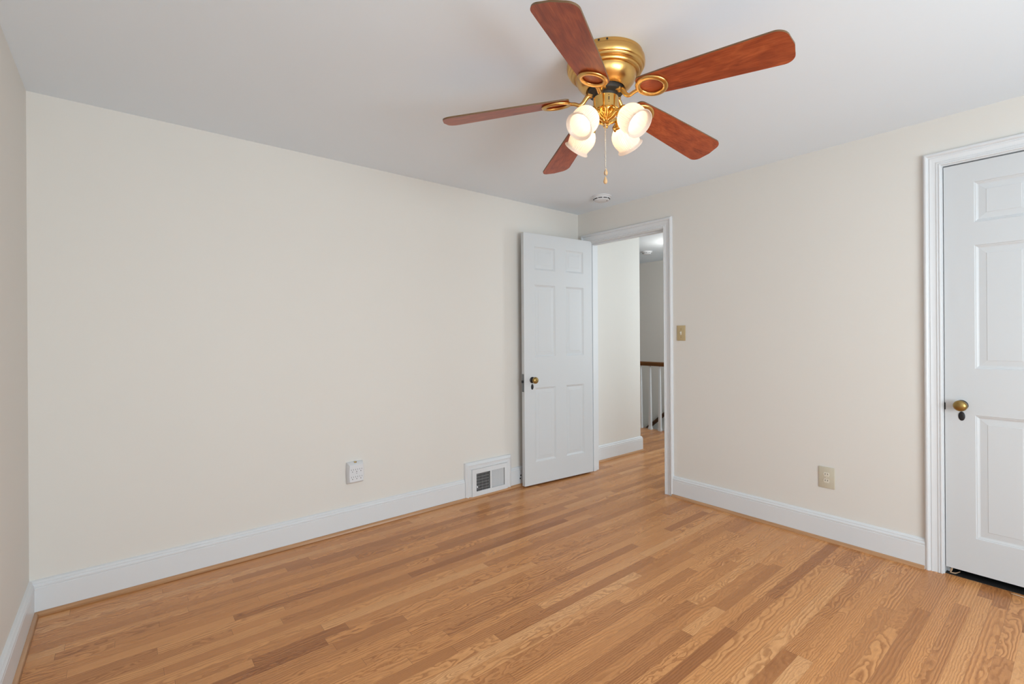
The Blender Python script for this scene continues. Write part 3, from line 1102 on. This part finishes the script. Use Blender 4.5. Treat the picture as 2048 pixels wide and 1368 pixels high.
bm = bmesh.new()
HOUS = [(0.0, 2.4395), (0.150, 2.4395), (0.1515, 2.4385), (0.1535, 2.424), (0.1555, 2.423), (0.1590, 2.419), (0.1600, 2.408), (0.1590, 2.396), (0.1555, 2.390), (0.1500, 2.3875), (0.1490, 2.3850),
        (0.1505, 2.3835), (0.1495, 2.3790), (0.1440, 2.3750), (0.1380, 2.3745), (0.1375, 2.3725), (0.1392, 2.3705), (0.1375, 2.3665), (0.1310, 2.3640), (0.1255, 2.3640), (0.1250, 2.3600),
        (0.1225, 2.3500), (0.1170, 2.3380), (0.1080, 2.3260), (0.0960, 2.3150), (0.0830, 2.3075), (0.0800, 2.3065), (0.0785, 2.3080), (0.0785, 2.3200), (0.0, 2.3200)]
lathe(bm, [(a, zr(z)) for a, z in HOUS], 96)
obj('motor_housing', bm, M_BRASS, fan, angle=32)['label'] = 'stepped satin brass bowl housing'
housing = bpy.data.objects['motor_housing']
for az in (-150, -138, -60, 20, 60, 110, 165):
    bm = bmesh.new()
    a = R(az)
    lathe(bm, [(0, 0), (0.0042, 0), (0.0042, 0.0012), (0, 0.0012)], 12,
          Matrix.Translation((0.1524 * math.cos(a), 0.1524 * math.sin(a), zr(2.431))) @ Matrix.Rotation(a, 4, 'Z') @ Matrix.Rotation(R(90), 4, 'Y'))
    obj('vent_hole', bm, M_BLACK, housing)
bm = bmesh.new()
lathe(bm, [(0.0, zr(2.322)), (0.074, zr(2.322)), (0.0745, zr(2.298)), (0.070, zr(2.292)), (0.050, zr(2.284)), (0.048, zr(2.272)), (0.0, zr(2.272))], 64)
obj('rotor', bm, M_MOTOR, fan, angle=30)['label'] = 'dark cast motor rotor inside the housing'
bm = bmesh.new()
lathe(bm, [(0.0, zr(2.2745)), (0.0500, zr(2.2745)), (0.0520, zr(2.2730)), (0.0530, zr(2.2250)), (0.0545, zr(2.2235)), (0.0545, zr(2.2205)), (0.0520, zr(2.2195)), (0.0, zr(2.2195))], 64)
sh = obj('switch_housing', bm, M_BRASSP, fan, angle=30)
sh['label'] = 'polished brass switch cup'
AZC = math.degrees(math.atan2(-fw.y, -fw.x))       # direction from the fan towards the viewer
bm = bmesh.new()
a = R(AZC + 3)
box(bm, 0.0520, 0.0536, -0.0017, 0.0017, zr(2.244), zr(2.258))
lathe(bm, [(0, 0), (0.0014, 0), (0.0014, 0.001), (0, 0.001)], 10, Matrix.Translation((0.0526, 0, zr(2.2655))) @ Matrix.Rotation(R(90), 4, 'Y'))
lathe(bm, [(0, 0), (0.0014, 0), (0.0014, 0.001), (0, 0.001)], 10, Matrix.Translation((0.0528, 0, zr(2.2375))) @ Matrix.Rotation(R(90), 4, 'Y'))
bmesh.ops.transform(bm, matrix=Matrix.Rotation(a, 4, 'Z'), verts=bm.verts)
obj('reverse_switch', bm, M_BLACK, sh, smooth=False)['label'] = 'small dark reversing switch'

# light fitter: a fluted brass bowl that ends in a finial, with four arms to the shades
SHAZ = [AZC + 39.8, AZC - 50.2, AZC + 129.8, AZC - 140.2]
NR, NZ = 0.082, 2.1905          # neck of a shade
MR, MZ = 0.169, 2.1085          # centre of its mouth
bm = bmesh.new()
lathe(bm, [(0.0, zr(2.2200)), (0.0500, zr(2.2200)), (0.0490, zr(2.2150)), (0.0400, zr(2.2040)), (0.0290, zr(2.1930)), (0.0190, zr(2.1820)), (0.0165, zr(2.1760)), (0.0190, zr(2.1730)), (0.0205, zr(2.1700)), (0.0180, zr(2.1660)),
           (0.0100, zr(2.1640)), (0.0085, zr(2.1600)), (0.0100, zr(2.1560)), (0.0075, zr(2.1510)), (0.0, zr(2.1495))], 64,
      ripple=lambda i, t: (0.0026 * math.cos(8 * t + R(SHAZ[0]) * 0) if 2 <= i <= 6 else 0.0))
fit = obj('light_fitter', bm, M_BRASSP, fan, angle=50)
fit['label'] = 'fluted polished brass light fitter'
axis_d = Vector((MR - NR, 0, MZ - NZ)).normalized()
for az in SHAZ:
    bm = bmesh.new()
    rz = Matrix.Rotation(R(az), 4, 'Z')
    tube(bm, spline([(0.022, 0, zr(2.185)), (0.038, 0, zr(2.190)), (0.055, 0, zr(2.200)), (0.068, 0, zr(2.2005)), (NR - 0.004, 0, zr(NZ + 0.004))], 6), [0.011] * 12 + [0.010] * 13, 14)
    bmesh.ops.transform(bm, matrix=rz, verts=bm.verts)
    obj('fitter_arm', bm, M_BRASSP, fit, angle=50)

# shades
SHP = [(0.0215, 0.004), (0.0265, 0.004), (0.0275, 0.010), (0.0300, 0.016), (0.0385, 0.024), (0.0465, 0.034), (0.0525, 0.047), (0.0550, 0.061), (0.0548, 0.075), (0.0525, 0.088), (0.0497, 0.098), (0.0490, 0.104), (0.0505, 0.109), (0.0560, 0.1135), (0.0575, 0.1155), (0.0570, 0.1175)]
TH = 0.0026


def shade_mesh():
    bm = bmesh.new()
    outer = SHP
    inner = [(max(0.012, a - TH), b - 0.0006) for a, b in reversed(SHP)]
    prof = outer + inner
    k = len(outer)
    N = 192
    def rip(i, t):
        j = i if i < k else len(prof) - 1 - i
        if 4 <= j <= 11:
            return 0.0012 * math.cos(48 * t) * (1 if i < k else -0.6)
        return 0.0
    lathe(bm, prof, N, None, rip, closed=True)
    return bm


proto = None
for n_, az in enumerate(SHAZ):
    Mz = Matrix.Rotation(R(az), 4, 'Z') @ Matrix.Translation((NR, 0, zr(NZ))) @ Vector((0, 0, 1)).rotation_difference(axis_d).to_matrix().to_4x4()
    if proto is None:
        proto = obj('lamp_shade', shade_mesh(), M_SHADE, fan, angle=60)
        s = proto
        # shade holder cup
        bm = bmesh.new()
        lathe(bm, [(0.0, -0.010), (0.012, -0.010), (0.018, -0.006), (0.0275, 0.000), (0.0295, 0.006), (0.0295, 0.013), (0.0285, 0.013), (0.0280, 0.003), (0.0, 0.001)], 40)
        h0 = obj('shade_holder', bm, M_BRASSP, proto, angle=40)
        bm = bmesh.new()
        lathe(bm, [(0.0, 0.001), (0.0115, 0.001), (0.0120, 0.016), (0.0125, 0.024), (0.0175, 0.034), (0.0215, 0.044), (0.0225, 0.052), (0.0205, 0.061), (0.0140, 0.069), (0.0, 0.0725)], 32)
        b0 = obj('bulb', bm, M_BULB, proto, angle=60)
        bm = bmesh.new()
        tube(bm, [(0.026, 0, 0.009), (0.040, 0, 0.009)], 0.0017, 8)
        lathe(bm, [(0.0, 0), (0.0045, 0), (0.0050, 0.002), (0.0045, 0.004), (0, 0.004)], 14, Matrix.Translation((0.038, 0, 0.009)) @ Matrix.Rotation(R(90), 4, 'Y'))
        t0 = obj('thumb_screw', bm, M_BRASSP, proto, angle=40)
        kids = (h0, b0, t0)
    else:
        s = proto.copy()
        COL.objects.link(s)
        s.parent = fan
        for kq in kids:
            c = kq.copy()
            COL.objects.link(c)
            c.parent = s
    s.matrix_local = Mz

# blades
PH0, PITCH, BW, BR = R(-80.668), R(13.84), 0.1568, 0.691
DAZ = [-0.216, 1.755, 0.428, -1.192, -0.775]
DZT = [0.0031, -0.0320, -0.0225, -0.0033, 0.0246]
ZBL = 2.2640         # blade height at the root; the blades droop a little outward


def blade_outline():
    """Half-width along the blade, from root to tip, with rounded corners."""
    x0, x1 = 0.152, BR
    w0, w1 = 0.056, BW / 2
    pts = []
    rc = 0.026
    for a in range(0, 91, 10):               # root corner
        t = R(a)
        pts.append((x0 + rc - rc * math.cos(t), w0 - rc + rc * math.sin(t)))
    pts += [(0.30, w0 + (w1 - w0) * 0.36), (0.45, w0 + (w1 - w0) * 0.66), (0.58, w0 + (w1 - w0) * 0.90)]
    rc = 0.040
    for a in range(0, 91, 9):                # tip corner
        t = R(a)
        pts.append((x1 - 0.006 - rc + rc * math.sin(t), w1 - rc + rc * math.cos(t)))
    return pts


OUT = blade_outline()
TBL = 0.0065


def blade_mesh(pt, slope):
    bm = bmesh.new()
    loop = [(x, -y) for x, y in OUT] + [(BR, 0.0)] + [(x, y) for x, y in reversed(OUT)]

    def P(x, y, dz):
        # pitch: the counter-clockwise edge (+y) is lower
        return (x, y * math.cos(pt) + dz * math.sin(pt), zr(ZBL) - y * math.sin(pt) + dz * math.cos(pt) + (x - 0.20) * slope)
    lo = [bm.verts.new(P(x, y, -TBL / 2)) for x, y in loop]
    hi = [bm.verts.new(P(x, y, TBL / 2)) for x, y in loop]
    bm.faces.new(lo)
    bm.faces.new(hi)
    n = len(loop)
    for k in range(n):
        bm.faces.new((lo[k], lo[(k + 1) % n], hi[(k + 1) % n], hi[k])).material_index = 1
    return bm, P


for k in range(5):
    slope = (2.2168 - ZBL + DZT[k]) / (BR - 0.20)
    bm, P = blade_mesh(PITCH, slope)
    bl = obj('blade', bm, [M_BLADE, M_BLADE_EDGE], fan, angle=30)
    bl.rotation_euler = (0, 0, PH0 + 2 * PI * k / 5 + R(DAZ[k]))
    # bracket: S-shaped brass arm ending in a ring screwed under the blade
    bm = bmesh.new()
    rc, ra, rb = 0.204, 0.053, 0.048
    ringpts = []
    for q in range(48):
        t = 2 * PI * q / 48
        ringpts.append(Vector(P(rc + ra * math.cos(t), rb * math.sin(t), -TBL / 2 - 0.0055)))
    N = 48
    sec = 12
    rings = []
    for q in range(N):
        p = ringpts[q]
        t = (ringpts[(q + 1) % N] - ringpts[q - 1]).normalized()
        nrm = Vector((0, math.sin(PITCH), math.cos(PITCH)))
        b = t.cross(nrm).normalized()
        rings.append([bm.verts.new(p + b * 0.0105 * math.cos(2 * PI * m / sec) + nrm * 0.0068 * math.sin(2 * PI * m / sec)) for m in range(sec)])
    for q in range(N):
        a, b = rings[q], rings[(q + 1) % N]
        for m in range(sec):
            bm.faces.new((a[m], a[(m + 1) % sec], b[(m + 1) % sec], b[m]))
    e = Vector(P(rc - ra - 0.002, 0, -TBL / 2 - 0.0060))
    arm = spline([(0.060, 0, zr(2.2905)), (0.074, 0, zr(2.2860)), (0.084, 0, zr(2.2740)), (0.094, 0, zr(2.2600)), (0.108, 0, zr(2.2515)), (0.130, 0, e.z - 0.002), (e.x + 0.004, e.y, e.z)], 6)
    tube(bm, arm, [0.0085 + 0.0015 * math.cos(i / len(arm) * PI) for i in range(len(arm))], 14)
    box(bm, 0.046, 0.074, -0.016, 0.016, zr(2.2960), zr(2.2860), bev=0.002)
    obj('blade_bracket', bm, M_BRASS, bl, angle=50)['label'] = 'brass S-arm and ring holding the blade'

# pull chains with turned wooden drops
tv = Vector((math.cos(R(AZC)), math.sin(R(AZC)), 0))
M_DROP = flat('pale_wood_drop', (0.62, 0.40, 0.20), 0.4, var=0.15)
for rad, z_end, sx in ((0.008, 1.958, -0.0030), (0.014, 1.921, -0.0060)):
    base = tv * rad + r0 * sx
    bm = bmesh.new()
    z = 2.163
    top = Vector((base.x, base.y, zr(z)))
    cnt = int((z - z_end - 0.020) / 0.0046)
    for i in range(cnt):
        zc = zr(z) - i * 0.0046
        lathe(bm, [(0, 0.0023), (0.0016, 0.0017), (0.0024, 0.0), (0.0016, -0.0017), (0, -0.0023)], 8, Matrix.Translation((base.x, base.y, zc)))
    ch = obj('pull_chain', bm, M_CHAIN, fan, angle=60)
    bm = bmesh.new()
    zt = zr(z) - cnt * 0.0046 + 0.002
    lathe(bm, [(0, 0.0), (0.0028, -0.001), (0.0036, -0.006), (0.0068, -0.013), (0.0082, -0.020), (0.0070, -0.026), (0.0038, -0.0295), (0, -0.0305)], 20, Matrix.Translation((base.x, base.y, zt)))
    obj('finial', bm, M_DROP, ch, angle=60)['label'] = 'teardrop pull of pale wood'
